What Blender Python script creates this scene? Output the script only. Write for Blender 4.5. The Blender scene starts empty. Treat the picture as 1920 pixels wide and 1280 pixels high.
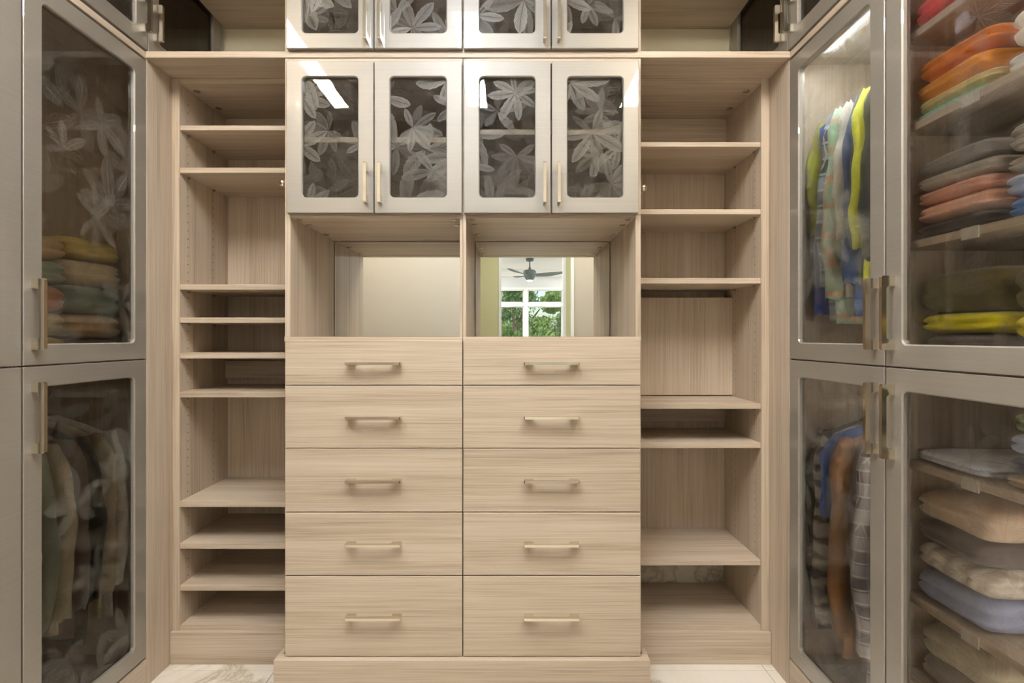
import bpy, bmesh, math, random
from mathutils import Vector, Matrix, noise
R = math.radians
sc = bpy.context.scene
col = sc.collection

# ------------------------------------------------------------------ camera
F = 985.0                      # focal length in pixels of the 1920 px wide frame
VX, VY, CH = 955.0, 632.0, 1.207
cam = bpy.data.cameras.new('camera')
cam.sensor_width = 36.0
cam.lens = F / 1920 * 36
cam.shift_x = (960 - VX) / 1920
cam.shift_y = (VY - 640) / 1920
cam.clip_start = 0.02
camo = bpy.data.objects.new('camera', cam)
camo.location = (0, 0, CH)
camo.rotation_euler = (R(90), 0, 0)
col.objects.link(camo)
sc.camera = camo

# ------------------------------------------------------------------ world, sun, exposure
LED = 70.0                     # radiance of the ceiling light diffusers
w = bpy.data.worlds.new('world'); sc.world = w; w.use_nodes = True
nt = w.node_tree; nt.nodes.clear()
sky = nt.nodes.new('ShaderNodeTexSky'); sky.sky_type = 'NISHITA'
sky.sun_elevation = R(48); sky.sun_rotation = R(40); sky.sun_disc = False
sky.air_density = 1.0; sky.dust_density = 2.5
bg = nt.nodes.new('ShaderNodeBackground'); bg.inputs[1].default_value = 0.30
wo = nt.nodes.new('ShaderNodeOutputWorld')
nt.links.new(sky.outputs[0], bg.inputs[0]); nt.links.new(bg.outputs[0], wo.inputs[0])
sun = bpy.data.lights.new('sun', 'SUN'); sun.energy = 4.0; sun.angle = R(1.0); sun.color = (1, .95, .87)
suno = bpy.data.objects.new('sun', sun); suno.rotation_euler = (R(-48), 0, R(25)); suno.location = (0, 0, 12)
col.objects.link(suno)
sc.view_settings.view_transform = 'Standard'
sc.view_settings.look = 'None'
sc.view_settings.gamma = 1.0
sc.view_settings.use_curve_mapping = False
sc.view_settings.exposure = 0.22
sc.cycles.transparent_max_bounces = 32

# ------------------------------------------------------------------ pixel helpers
def PX(x, Y): return (x - VX) * Y / F
def PZ(y, Y): return CH - (y - VY) * Y / F

# ------------------------------------------------------------------ materials
MATS = {}
def newmat(name):
    m = bpy.data.materials.new(name); m.use_nodes = True
    t = m.node_tree; t.nodes.clear()
    out = t.nodes.new('ShaderNodeOutputMaterial')
    MATS[name] = m
    return m, t, out
def nd(t, typ, **kw):
    n = t.nodes.new(typ)
    for k, v in kw.items():
        if isinstance(k, str) and hasattr(n, k) and k not in n.inputs: setattr(n, k, v)
        else: n.inputs[k].default_value = v
    return n
def math_(t, op, a, b=None, c=None):
    n = t.nodes.new('ShaderNodeMath'); n.operation = op
    for i, v in enumerate((a, b, c)):
        if v is None: continue
        if isinstance(v, (int, float)): n.inputs[i].default_value = v
        else: t.links.new(v, n.inputs[i])
    return n.outputs[0]
def ramp(t, fac, stops, interp='LINEAR'):
    n = t.nodes.new('ShaderNodeValToRGB'); e = n.color_ramp.elements; n.color_ramp.interpolation = interp
    while len(e) < len(stops): e.new(0.5)
    for i, (p, c) in enumerate(stops):
        e[i].position = p; e[i].color = (*c, 1) if len(c) == 3 else c
    t.links.new(fac, n.inputs[0]); return n.outputs[0]
def bsdf(t, out, color=None, rough=.5, metal=0, coat=0, coat_rough=.03, spec=.5, sheen=0):
    p = t.nodes.new('ShaderNodeBsdfPrincipled')
    if color is not None:
        if isinstance(color, tuple): p.inputs['Base Color'].default_value = (*color, 1)
        else: t.links.new(color, p.inputs['Base Color'])
    p.inputs['Roughness'].default_value = rough; p.inputs['Metallic'].default_value = metal
    p.inputs['Coat Weight'].default_value = coat; p.inputs['Coat Roughness'].default_value = coat_rough
    p.inputs['Specular IOR Level'].default_value = spec
    p.inputs['Sheen Weight'].default_value = sheen
    if out is not None: t.links.new(p.outputs[0], out.inputs[0])
    return p
def plain(name, color, **kw):
    m, t, out = newmat(name); bsdf(t, out, color, **kw); return m
def mottled(name, c1, c2, scale=6, rough=.6, bump=0, **kw):
    m, t, out = newmat(name)
    g = nd(t, 'ShaderNodeNewGeometry')
    n = nd(t, 'ShaderNodeTexNoise', Scale=scale, Detail=4.0)
    t.links.new(g.outputs['Position'], n.inputs['Vector'])
    p = bsdf(t, out, ramp(t, n.outputs[0], [(.3, c1), (.7, c2)]), rough, **kw)
    if bump:
        n2 = nd(t, 'ShaderNodeTexNoise', Scale=scale * 30, Detail=3.0)
        t.links.new(g.outputs['Position'], n2.inputs['Vector'])
        b = nd(t, 'ShaderNodeBump', Strength=bump, Distance=.002)
        t.links.new(n2.outputs[0], b.inputs['Height']); t.links.new(b.outputs[0], p.inputs['Normal'])
    return m
def wood(name, axis):
    """straight-grained oak laminate; grain runs along axis (0,1,2)"""
    m, t, out = newmat(name)
    g = nd(t, 'ShaderNodeNewGeometry'); oi = nd(t, 'ShaderNodeObjectInfo')
    off = nd(t, 'ShaderNodeVectorMath', operation='SCALE'); off.inputs['Scale'].default_value = 1
    cmb = nd(t, 'ShaderNodeCombineXYZ')
    r17 = math_(t, 'MULTIPLY', oi.outputs['Random'], 37.0)
    for i in range(3): t.links.new(r17, cmb.inputs[i])
    add = nd(t, 'ShaderNodeVectorMath', operation='ADD')
    t.links.new(g.outputs['Position'], add.inputs[0]); t.links.new(cmb.outputs[0], add.inputs[1])
    def streak(across, along, detail, dist=0):
        mp = nd(t, 'ShaderNodeMapping')
        s = [across] * 3; s[axis] = along
        mp.inputs['Scale'].default_value = s
        t.links.new(add.outputs[0], mp.inputs['Vector'])
        n = nd(t, 'ShaderNodeTexNoise', Scale=1.0, Detail=detail, Roughness=.6, Distortion=dist)
        t.links.new(mp.outputs[0], n.inputs['Vector']); return n.outputs[0]
    broad = streak(18, .7, 3, .3); fine = streak(190, 2.2, 3, .15); hair = streak(420, 5.0, 2)
    v = math_(t, 'ADD', math_(t, 'MULTIPLY', broad, .38), math_(t, 'MULTIPLY', fine, .40))
    v = math_(t, 'ADD', v, math_(t, 'MULTIPLY', hair, .22))
    c = ramp(t, v, [(.30, (.27, .205, .148)), (.42, (.435, .347, .262)), (.52, (.535, .441, .342)), (.64, (.60, .511, .413))])
    p = bsdf(t, out, c, .42, spec=.35)
    b = nd(t, 'ShaderNodeBump', Strength=.12, Distance=.001)
    t.links.new(fine, b.inputs['Height']); t.links.new(b.outputs[0], p.inputs['Normal'])
    return m
wood('wood_vertical', 2); wood('wood_horizontal', 0); wood('wood_depth', 1)

def lacquer(name, c):
    m, t, out = newmat(name)
    g = nd(t, 'ShaderNodeNewGeometry')
    mp = nd(t, 'ShaderNodeMapping'); mp.inputs['Scale'].default_value = (2, 2, 480)
    t.links.new(g.outputs['Position'], mp.inputs['Vector'])
    n = nd(t, 'ShaderNodeTexNoise', Scale=1.0, Detail=2.0)
    t.links.new(mp.outputs[0], n.inputs['Vector'])
    c2 = tuple(min(1, x * 1.03) for x in c); c1 = tuple(x * .97 for x in c)
    bsdf(t, out, ramp(t, n.outputs[0], [(.35, c1), (.65, c2)]), .50, metal=.42, coat=1.0, coat_rough=.012)
    return m
lacquer('lacquer', (.335, .307, .272))
m, t, out = newmat('brushed_nickel')
g = nd(t, 'ShaderNodeNewGeometry'); mp = nd(t, 'ShaderNodeMapping'); mp.inputs['Scale'].default_value = (90, 90, 900)
t.links.new(g.outputs['Position'], mp.inputs['Vector'])
n = nd(t, 'ShaderNodeTexNoise', Scale=1.0, Detail=2.0); t.links.new(mp.outputs[0], n.inputs['Vector'])
bsdf(t, out, ramp(t, n.outputs[0], [(.3, (.77, .71, .61)), (.7, (.80, .74, .64))]), .17, metal=1.0)
plain('steel', (.62, .60, .57), rough=.22, metal=1.0)
plain('dark_hole', (.05, .04, .03), rough=.8)
plain('edge_black', (.02, .018, .016), rough=.5)
m, t, out = newmat('mirror_glass')
gl = nd(t, 'ShaderNodeBsdfGlossy', Roughness=0.0); gl.inputs['Color'].default_value = (.90, .92, .895, 1)
t.links.new(gl.outputs[0], out.inputs[0])

def glass(name, tint, blur, blur_rough, gloss_rough, bump, gloss=True):
    """sheet glass: clear + slightly diffusing transmission under a Fresnel reflection"""
    m, t, out = newmat(name)
    g = nd(t, 'ShaderNodeNewGeometry')
    n = nd(t, 'ShaderNodeTexNoise', Scale=26.0, Detail=2.0); t.links.new(g.outputs['Position'], n.inputs['Vector'])
    b = nd(t, 'ShaderNodeBump', Strength=bump, Distance=.004); t.links.new(n.outputs[0], b.inputs['Height'])
    tr = nd(t, 'ShaderNodeBsdfTransparent'); tr.inputs[0].default_value = (*tint, 1)
    through = tr.outputs[0]
    if blur > 0:
        rf = nd(t, 'ShaderNodeBsdfRefraction', Roughness=blur_rough, IOR=1.10)
        rf.inputs['Color'].default_value = (*tint, 1)
        mx = nd(t, 'ShaderNodeMixShader'); mx.inputs[0].default_value = blur
        t.links.new(tr.outputs[0], mx.inputs[1]); t.links.new(rf.outputs[0], mx.inputs[2]); through = mx.outputs[0]
    if not gloss:
        t.links.new(through, out.inputs[0]); return m
    gg = nd(t, 'ShaderNodeBsdfGlossy', Roughness=gloss_rough)
    t.links.new(b.outputs[0], gg.inputs['Normal'])
    fr = nd(t, 'ShaderNodeFresnel', IOR=1.5)
    m2 = nd(t, 'ShaderNodeMixShader')
    t.links.new(fr.outputs[0], m2.inputs[0]); t.links.new(through, m2.inputs[1]); t.links.new(gg.outputs[0], m2.inputs[2])
    t.links.new(m2.outputs[0], out.inputs[0])
    return m
glass('pane_glass', (.88, .87, .85), 0, 0, .008, .015); glass('pane_inner', (1, 1, 1), 0, 0, 0, 0, False)
glass('pane_glass_soft', (.93, .92, .90), .14, .45, .012, .02); glass('pane_inner_soft', (1, 1, 1), .14, .45, 0, 0, False)
glass('window_glass', (.96, .98, .97), 0, 0, 0, 0)

def leafmat(name, opacity, c_lo, c_hi, rough, metal, feather=False):
    m, t, out = newmat(name)
    uv = nd(t, 'ShaderNodeUVMap'); uv.uv_map = 'UVMap'
    sp = nd(t, 'ShaderNodeSeparateXYZ'); t.links.new(uv.outputs[0], sp.inputs[0])
    at = nd(t, 'ShaderNodeAttribute'); at.attribute_name = 'tone'
    u = sp.outputs[0]; v = sp.outputs[1]
    au = math_(t, 'ABSOLUTE', u)
    ph = math_(t, 'SUBTRACT', math_(t, 'MULTIPLY', v, 15.0), math_(t, 'MULTIPLY', au, 4.0))
    fr = math_(t, 'FRACT', ph)
    vein = math_(t, 'LESS_THAN', fr, .24)
    mid = math_(t, 'LESS_THAN', au, .07)
    vein = math_(t, 'MAXIMUM', vein, mid)
    # fine hatching between the veins
    hat = math_(t, 'FRACT', math_(t, 'ADD', math_(t, 'MULTIPLY', v, 60.0), math_(t, 'MULTIPLY', au, 30.0)))
    body = math_(t, 'ADD', math_(t, 'MULTIPLY', hat, .25), .75)
    body = math_(t, 'MULTIPLY', body, math_(t, 'ADD', math_(t, 'MULTIPLY', au, .35), .65))
    tone = at.outputs['Fac']
    inv = math_(t, 'GREATER_THAN', tone, .60)                  # bright leaflets have dark veins, dark ones light veins
    lit = math_(t, 'MULTIPLY', body, math_(t, 'SUBTRACT', 1.0, math_(t, 'MULTIPLY', vein, .70)))
    lit = math_(t, 'MULTIPLY', lit, math_(t, 'MULTIPLY_ADD', tone, 2.0, -.95))
    rim = math_(t, 'GREATER_THAN', au, .88)
    dim = math_(t, 'ADD', math_(t, 'MULTIPLY', math_(t, 'MAXIMUM', vein, rim), .15), math_(t, 'MULTIPLY', tone, .09))
    mixn = nd(t, 'ShaderNodeMix'); t.links.new(inv, mixn.inputs[0]); t.links.new(dim, mixn.inputs[2]); t.links.new(lit, mixn.inputs[3])
    al = math_(t, 'MULTIPLY', mixn.outputs[0], opacity)
    if feather:
        fe = math_(t, 'ADD', math_(t, 'MULTIPLY', math_(t, 'MULTIPLY', vein, tone), .62), math_(t, 'MULTIPLY', math_(t, 'MULTIPLY', body, tone), .22))
        al = math_(t, 'MULTIPLY', fe, opacity)
    colr = ramp(t, at.outputs['Fac'], [(0.0, c_lo), (1.0, c_hi)])
    p = bsdf(t, None, colr, rough, metal=metal)
    tr = nd(t, 'ShaderNodeBsdfTransparent')
    tl = nd(t, 'ShaderNodeBsdfTranslucent'); tl.inputs[0].default_value = (.8, .8, .78, 1)
    et = nd(t, 'ShaderNodeMixShader'); et.inputs[0].default_value = .35
    t.links.new(p.outputs[0], et.inputs[1]); t.links.new(tl.outputs[0], et.inputs[2])
    mx = nd(t, 'ShaderNodeMixShader')
    t.links.new(al, mx.inputs[0]); t.links.new(tr.outputs[0], mx.inputs[1]); t.links.new(et.outputs[0], mx.inputs[2])
    t.links.new(mx.outputs[0], out.inputs[0])
    return m
leafmat('etched_leaf', .84, (.45, .43, .40), (.85, .82, .77), .45, .1)
leafmat('etched_leaf_soft', .33, (.45, .45, .38), (.85, .85, .76), .45, .1, True)

mottled('paint_cream', (.80, .74, .56), (.82, .765, .585), 2, .7)
mottled('paint_beige', (.45, .405, .335), (.465, .42, .35), 2, .75)
mottled('paint_olive', (.60, .58, .335), (.62, .595, .35), 2, .75)
mottled('paint_white', (.82, .82, .81), (.84, .84, .83), 2, .6)
mottled('paint_grey', (.66, .67, .69), (.68, .69, .71), 2, .6)
plain('trim_white', (.84, .84, .83), rough=.35)
def marble(name, base=(.80, .755, .69)):
    m, t, out = newmat(name)
    g = nd(t, 'ShaderNodeNewGeometry')
    n1 = nd(t, 'ShaderNodeTexNoise', Scale=1.7, Detail=8.0, Roughness=.62, Distortion=1.4); t.links.new(g.outputs['Position'], n1.inputs['Vector'])
    a = math_(t, 'ABSOLUTE', math_(t, 'SUBTRACT', n1.outputs[0], .5))
    n2 = nd(t, 'ShaderNodeTexNoise', Scale=4.0, Detail=6.0, Distortion=.6); t.links.new(g.outputs['Position'], n2.inputs['Vector'])
    vein = ramp(t, a, [(0.0, (.50, .455, .375)), (.014, (.66, .61, .53)), (.045, base), (1, base)])
    cloud = ramp(t, n2.outputs[0], [(.35, (.90, .88, .84)), (.65, (1, 1, 1))])
    mx = nd(t, 'ShaderNodeMix', data_type='RGBA', blend_type='MULTIPLY'); mx.inputs[0].default_value = 1
    t.links.new(vein, mx.inputs[6]); t.links.new(cloud, mx.inputs[7])
    bsdf(t, out, mx.outputs[2], .16, coat=.3)
    return m
marble('marble')
plain('grout', (.50, .46, .40), rough=.9)
mottled('carpet', (.42, .38, .32), (.50, .46, .40), 40, .95)
def emit(name, c, s):
    m, t, out = newmat(name); e = nd(t, 'ShaderNodeEmission', Strength=s); e.inputs[0].default_value = (*c, 1)
    t.links.new(e.outputs[0], out.inputs[0]); return m
emit('led', (.90, .97, 1.06), LED); emit('led_warm', (1.0, .90, .75), LED * 1.08); emit('fill_cabinet', (1.0, .97, .93), 85.0); emit('fill_cabinet_dim', (1.0, .90, .74), 9.0); emit('led_cool', (.90, .97, 1.0), 150.0)  # the two cabinet emitters are added fill for the clothes
emit('fill_cool', (1.0, .985, .97), 420.0); emit('fill_passage', (1.0, .96, .88), 170.0)  # emitters of the added fill lamps in fan room and passage
plain('fan_grey', (.13, .165, .165), rough=.5)
plain('clear_plastic', (.62, .58, .52), rough=.2)
plain('hanger_wood', (.33, .20, .10), rough=.4)

# ------------------------------------------------------------------ object helpers
WORLD = {}                                     # world position of every object made here (children too)
def tag(o, label=None, cat=None, group=None, kind=None):
    if label: o['label'] = label
    if cat: o['category'] = cat
    if group: o['group'] = group
    if kind: o['kind'] = kind
    return o
def thing(name, loc, label, cat, group=None):
    o = bpy.data.objects.new(name, None); o.empty_display_size = .05
    o.location = loc; col.objects.link(o); WORLD[o] = Vector(loc)
    return tag(o, label, cat, group)
class MB:
    def __init__(s): s.v = []; s.f = []; s.uv = None; s.tone = None
    def box(s, x0, x1, y0, y1, z0, z1, bev=0):
        x0, x1 = sorted((x0, x1)); y0, y1 = sorted((y0, y1)); z0, z1 = sorted((z0, z1))
        b = min(bev, (x1 - x0) * .45, (y1 - y0) * .45, (z1 - z0) * .45)
        if b <= 0:
            n = len(s.v)
            s.v += [(x, y, z) for x in (x0, x1) for y in (y0, y1) for z in (z0, z1)]
            for q in ((0, 1, 3, 2), (4, 6, 7, 5), (0, 4, 5, 1), (2, 3, 7, 6), (0, 2, 6, 4), (1, 5, 7, 3)):
                s.f.append([n + i for i in q])
            return s
        # chamfered box: 24 vertices
        n = len(s.v); lo = (x0, y0, z0); hi = (x1, y1, z1); idx = {}
        for sx in (0, 1):
            for sy in (0, 1):
                for sz in (0, 1):
                    sg = (sx, sy, sz)
                    for a in range(3):
                        p = []
                        for k in range(3):
                            e = hi[k] if sg[k] else lo[k]
                            if k != a: e += -b if sg[k] else b
                            p.append(e)
                        idx[(sg, a)] = len(s.v); s.v.append(tuple(p))
        cy = lambda a: [k for k in range(3) if k != a]
        for a in range(3):
            i, j = cy(a)
            for side in (0, 1):
                q = []
                for (p, r) in ((0, 0), (1, 0), (1, 1), (0, 1)):
                    g = [0, 0, 0]; g[a] = side; g[i] = p; g[j] = r; q.append(idx[(tuple(g), a)])
                s.f.append(q)
        for a in range(3):            # edges along axis a
            i, j = cy(a)
            for p in (0, 1):
                for r in (0, 1):
                    g0 = [0, 0, 0]; g0[i] = p; g0[j] = r; g1 = list(g0); g1[a] = 1
                    g0 = tuple(g0); g1 = tuple(g1)
                    s.f.append([idx[(g0, i)], idx[(g1, i)], idx[(g1, j)], idx[(g0, j)]])
        for sx in (0, 1):
            for sy in (0, 1):
                for sz in (0, 1):
                    g = (sx, sy, sz); s.f.append([idx[(g, 0)], idx[(g, 1)], idx[(g, 2)]])
        return s
    def loops(s, loops, closed=False, cap=False):
        """skin a list of equally long closed loops"""
        n0 = len(s.v); k = len(loops[0])
        for L in loops: s.v += [tuple(p) for p in L]
        m = len(loops)
        for a in range(m if closed else m - 1):
            b = (a + 1) % m
            for i in range(k):
                j = (i + 1) % k
                s.f.append([n0 + a * k + i, n0 + a * k + j, n0 + b * k + j, n0 + b * k + i])
        if cap:
            s.f.append([n0 + i for i in range(k)][::-1]); s.f.append([n0 + (m - 1) * k + i for i in range(k)])
        return s
    def tube(s, pts, rad, k=8, cap=True):
        pts = [Vector(p) for p in pts]
        rads = rad if isinstance(rad, (list, tuple)) else [rad] * len(pts)
        L = []
        for i, p in enumerate(pts):
            d = (pts[min(i + 1, len(pts) - 1)] - pts[max(i - 1, 0)]).normalized()
            a = d.orthogonal().normalized() if i == 0 else (L_a - d * L_a.dot(d)).normalized()
            L_a = a; b = d.cross(a)
            L.append([p + (a * math.cos(6.28318 * q / k) + b * math.sin(6.28318 * q / k)) * rads[i] for q in range(k)])
        return s.loops(L, cap=cap)
    def lathe(s, c, prof, k=20, axis=2):
        """prof: list of (radius, offset along axis)"""
        L = []
        for r, h in prof:
            lp = []
            for q in range(k):
                a = 6.28318 * q / k; p = [0, 0, 0]
                i, j = [m for m in range(3) if m != axis]
                p[i] = r * math.cos(a); p[j] = r * math.sin(a); p[axis] = h
                lp.append((c[0] + p[0], c[1] + p[1], c[2] + p[2]))
            L.append(lp)
        return s.loops(L, cap=True)
    def build(s, name, mat, parent=None, smooth=False, kind=None):
        xs = [p[0] for p in s.v]; ys = [p[1] for p in s.v]; zs = [p[2] for p in s.v]
        c = Vector(((min(xs) + max(xs)) / 2, (min(ys) + max(ys)) / 2, min(zs)))
        me = bpy.data.meshes.new(name)
        me.from_pydata([(p[0] - c.x, p[1] - c.y, p[2] - c.z) for p in s.v], [], s.f)
        if s.uv is not None:
            ul = me.uv_layers.new(name='UVMap')
            for li, l in enumerate(me.loops): ul.data[li].uv = s.uv[l.vertex_index]
            at = me.attributes.new('tone', 'FLOAT', 'POINT')
            for i, tv in enumerate(s.tone): at.data[i].value = tv
        else:
            bm = bmesh.new(); bm.from_mesh(me); bmesh.ops.recalc_face_normals(bm, faces=bm.faces); bm.to_mesh(me); bm.free()
        me.materials.append(MATS[mat])
        if smooth: me.polygons.foreach_set('use_smooth', [True] * len(me.polygons))
        me.update()
        o = bpy.data.objects.new(name, me); col.objects.link(o)
        WORLD[o] = c
        if parent is not None:
            o.parent = parent; o.location = c - WORLD[parent]
        else: o.location = c
        if kind: o['kind'] = kind
        return o
def part(name, mat, parent, *b, bev=.0008):
    return MB().box(*b, bev=bev).build(name, mat, parent)
def struct(name, mat, *b):
    return tag(MB().box(*b).build(name, mat), kind='structure')

# ------------------------------------------------------------------ main planes (camera is the origin of x and y)
XL, XR = -1.253, 0.967          # faces of the tall cabinet doors
YF = 1.81                       # front frame plane of the centre cabinets
YB = 1.952                      # front plane of the open shelf bays
YW = 2.292                      # back panels
CEIL = 2.75
YREAR = -0.15                   # closet wall behind the camera

# ------------------------------------------------------------------ the setting
fl = struct('floor', 'grout', -1.9, 1.62, YREAR, 2.36, -.06, -.008)
tx = [-1.9, -1.45, -.85, -.25, .35, .93, 1.62]; ty = [YREAR, .105, .705, 1.305, 1.905, 2.33]
for i in range(len(tx) - 1):
    for j in range(len(ty) - 1):
        part('floor_tile', 'marble', fl, tx[i] + .001, tx[i + 1] - .001, ty[j] + .001, ty[j + 1] - .001, -.012, 0, bev=.0006)
struct('ceiling', 'paint_white', -1.98, 1.70, YREAR - .1, 2.42, CEIL, CEIL + .1)
struct('wall_back', 'paint_cream', -1.98, 1.70, 2.32, 2.42, -.06, CEIL)
struct('wall_left', 'paint_cream', -1.98, -1.88, YREAR, 2.32, -.06, CEIL)
struct('wall_right', 'paint_cream', 1.60, 1.70, YREAR, 2.32, -.06, CEIL)
bb = struct('baseboard_back', 'marble', -1.23, .95, 2.302, 2.32, 0, .24)
# rear wall of the closet with its door opening
DX0, DX1, DH = -.36, .565, 2.15
rw = MB()
rw.box(-1.98, DX0, YREAR - .1, YREAR, -.06, CEIL); rw.box(DX1, 1.70, YREAR - .1, YREAR, -.06, CEIL); rw.box(DX0, DX1, YREAR - .1, YREAR, DH, CEIL)
tag(rw.build('wall_rear', 'paint_beige'), kind='structure')
tr = MB(); tr.box(DX1 - .006, DX1 + .008, YREAR - .11, YREAR + .012, 0, DH); tr.box(DX0 - .012, DX0 + .018, YREAR - .11, YREAR + .012, 0, DH); tr.box(DX0 - .012, DX1 + .012, YREAR - .11, YREAR + .012, DH - .018, DH + .012)
tag(tr.build('trim_1', 'trim_white'), kind='structure')
# passage behind the closet, its olive wall with a second opening
YO = -1.98
OX0, OX1, OH = -.112, .680, 2.36
struct('floor', 'carpet', -2.6, 3.2, -7.5, YREAR - .1, -.06, 0)
struct('ceiling', 'paint_white', -2.6, 3.2, -7.62, YREAR - .1, CEIL, CEIL + .1)
ow = MB(); ow.box(-2.6, OX0, YO - .1, YO, 0, CEIL); ow.box(OX1, 3.2, YO - .1, YO, 0, CEIL); ow.box(OX0, OX1, YO - .1, YO, OH, CEIL)
tag(ow.build('wall_passage', 'paint_olive'), kind='structure')
tr = MB(); tr.box(OX0 - .02, OX0 + .012, YO - .105, YO + .01, 0, OH); tr.box(OX1 - .012, OX1 + .02, YO - .105, YO + .01, 0, OH); tr.box(OX0 - .02, OX1 + .02, YO - .105, YO + .01, OH - .012, OH + .02)
tag(tr.build('trim_2', 'trim_white'), kind='structure')
struct('wall_west', 'paint_grey', -2.7, -2.6, -7.62, YREAR - .1, -.06, CEIL)
struct('wall_east', 'paint_grey', 3.2, 3.3, -7.62, YREAR - .1, -.06, CEIL)
YWIN = -7.5
WX0, WX1, WZ0, WZ1 = -.52, 1.262, .35, 2.345
ww = MB(); ww.box(-2.6, WX0, YWIN - .12, YWIN, -.06, CEIL); ww.box(WX1, 3.2, YWIN - .12, YWIN, -.06, CEIL)
ww.box(WX0, WX1, YWIN - .12, YWIN, WZ1, CEIL); ww.box(WX0, WX1, YWIN - .12, YWIN, -.06, WZ0)
tag(ww.build('wall_window', 'paint_grey'), kind='structure')
cr = MB()
for a, b in ((0, .045), (.045, .09), (.09, .14)):
    cr.box(-2.6, 3.2, YWIN, YWIN + .12 - a * .6, CEIL - b - .02, CEIL - a)
tag(cr.build('trim_3', 'trim_white'), kind='structure')
# window: frame, mullion, transom, sashes and panes
MX, TZ = .375, 1.955
wn = MB()
wn.box(WX0, WX0 + .05, YWIN - .11, YWIN + .015, WZ0, WZ1); wn.box(WX1 - .05, WX1, YWIN - .11, YWIN + .015, WZ0, WZ1)
wn.box(WX0 + .05, WX1 - .05, YWIN - .11, YWIN + .015, WZ1 - .05, WZ1); wn.box(WX0 + .05, WX1 - .05, YWIN - .11, YWIN + .015, WZ0, WZ0 + .05)
wn.box(MX - .045, MX + .045, YWIN - .10, YWIN + .01, WZ0 + .05, WZ1 - .05); wn.box(WX0 + .05, MX - .045, YWIN - .10, YWIN + .01, TZ - .04, TZ + .04); wn.box(MX + .045, WX1 - .05, YWIN - .10, YWIN + .01, TZ - .04, TZ + .04)
win = tag(wn.build('window_1', 'trim_white'), kind='structure')
for (a, b) in ((WX0 + .05, MX - .045), (MX + .045, WX1 - .05)):
    for (c, d) in ((WZ0 + .05, TZ - .04), (TZ + .04, WZ1 - .05)):
        s = MB(); q = .022
        s.box(a, a + q, YWIN - .08, YWIN - .02, c, d); s.box(b - q, b, YWIN - .08, YWIN - .02, c, d)
        s.box(a, b, YWIN - .08, YWIN - .02, c, c + q); s.box(a, b, YWIN - .08, YWIN - .02, d - q, d)
        so = s.build('sash', 'trim_white', win)
        MB().box(a + q, b - q, YWIN - .055, YWIN - .049, c + q, d - q).build('pane', 'window_glass', so)
        if c > TZ: MB().box(b - .09, b - .03, YWIN - .02, YWIN - .005, c + .004, c + .016).build('latch', 'paint_grey', so)

# ------------------------------------------------------------------ ceiling lights of the closet
for i, (x, hw) in enumerate(((-1.10, .05), (-.205, .06), (.775, .055))):
    lab = ['linear ceiling light along the left tall cabinets', 'linear ceiling light above the middle of the closet', 'linear ceiling light along the right tall cabinets'][i]
    L = thing('linear_light', (x, .65, CEIL), lab, 'ceiling light', 'linear lights on the closet ceiling')
    h = MB(); q = .014
    h.box(x - hw - q, x - hw, .13, 1.17, CEIL - .04, CEIL); h.box(x + hw, x + hw + q, .13, 1.17, CEIL - .04, CEIL)
    h.box(x - hw, x + hw, .13, .15, CEIL - .04, CEIL); h.box(x - hw, x + hw, 1.15, 1.17, CEIL - .04, CEIL)
    h.build('housing', 'trim_white', L)
    MB().box(x - hw, x + hw, .15, 1.15, CEIL - .034, CEIL - .026).build('diffuser', 'led' if i == 1 else 'led_warm', L)
def fill_light(x, y, label, r=.08, group=None, mat='fill_cool'):  # round ceiling lamp, unseen, added as fill
    L = thing('fill_light', (x, y, CEIL), label, 'ceiling light', group)
    MB().lathe((x, y, CEIL), [(r + .02, 0), (r + .02, -.006), (r, -.01), (r, -.004)], 24).build('ring', 'trim_white', L)
    MB().lathe((x, y, CEIL - .012), [(r, 0), (r, .005)], 24).build('lens', mat, L)
fill_light(.3, -1.05, 'added round fill lamp, unseen, in the passage outside the closet', .10, None, 'fill_passage')  # unseen lamp added to light the olive passage wall
for x, y, wh in ((-1.2, -3.6, 'west wall, near the passage'), (2.0, -3.6, 'east wall, near the passage'), (-1.2, -6.3, 'west wall, near the window'), (2.0, -6.3, 'east wall, near the window')):  # unseen lamps added to brighten the fan room
    fill_light(x, y, 'added fill lamp, unseen, of the fan room by the ' + wh, .12, 'added fill lamps of the room with the fan')

# ------------------------------------------------------------------ doors with leaf-etched panes
def rrect(u0, u1, v0, v1, r, k=5):
    pts = []
    for (cx, cy, a0) in ((u1 - r, v1 - r, 0), (u0 + r, v1 - r, 90), (u0 + r, v0 + r, 180), (u1 - r, v0 + r, 270)):
        for i in range(k + 1):
            a = R(a0 + 90 * i / k); pts.append((cx + r * math.cos(a), cy + r * math.sin(a)))
    return pts
class Plane:
    """a vertical face: origin O, horizontal axis U, outward normal N"""
    def __init__(s, O, U, N): s.O = Vector(O); s.U = Vector(U); s.N = Vector(N)
    def p(s, u, v, d): return s.O + s.U * u + Vector((0, 0, v)) + s.N * d
def leaflet(L, W, kind):
    """closed half-widths of a leaflet along its length"""
    n = 11; out = []
    for i in range(n + 1):
        v = i / n
        if kind == 0: wv = (v ** .95) * ((1 - v) ** .72) * 2.15          # obovate, pointed
        else: wv = math.sin(math.pi * v ** .8) ** .8
        if 0 < i < n: wv *= 1 + .10 * ((i % 2) - .5)
        out.append((v, max(0.0, wv) * W))
    return out
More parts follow.
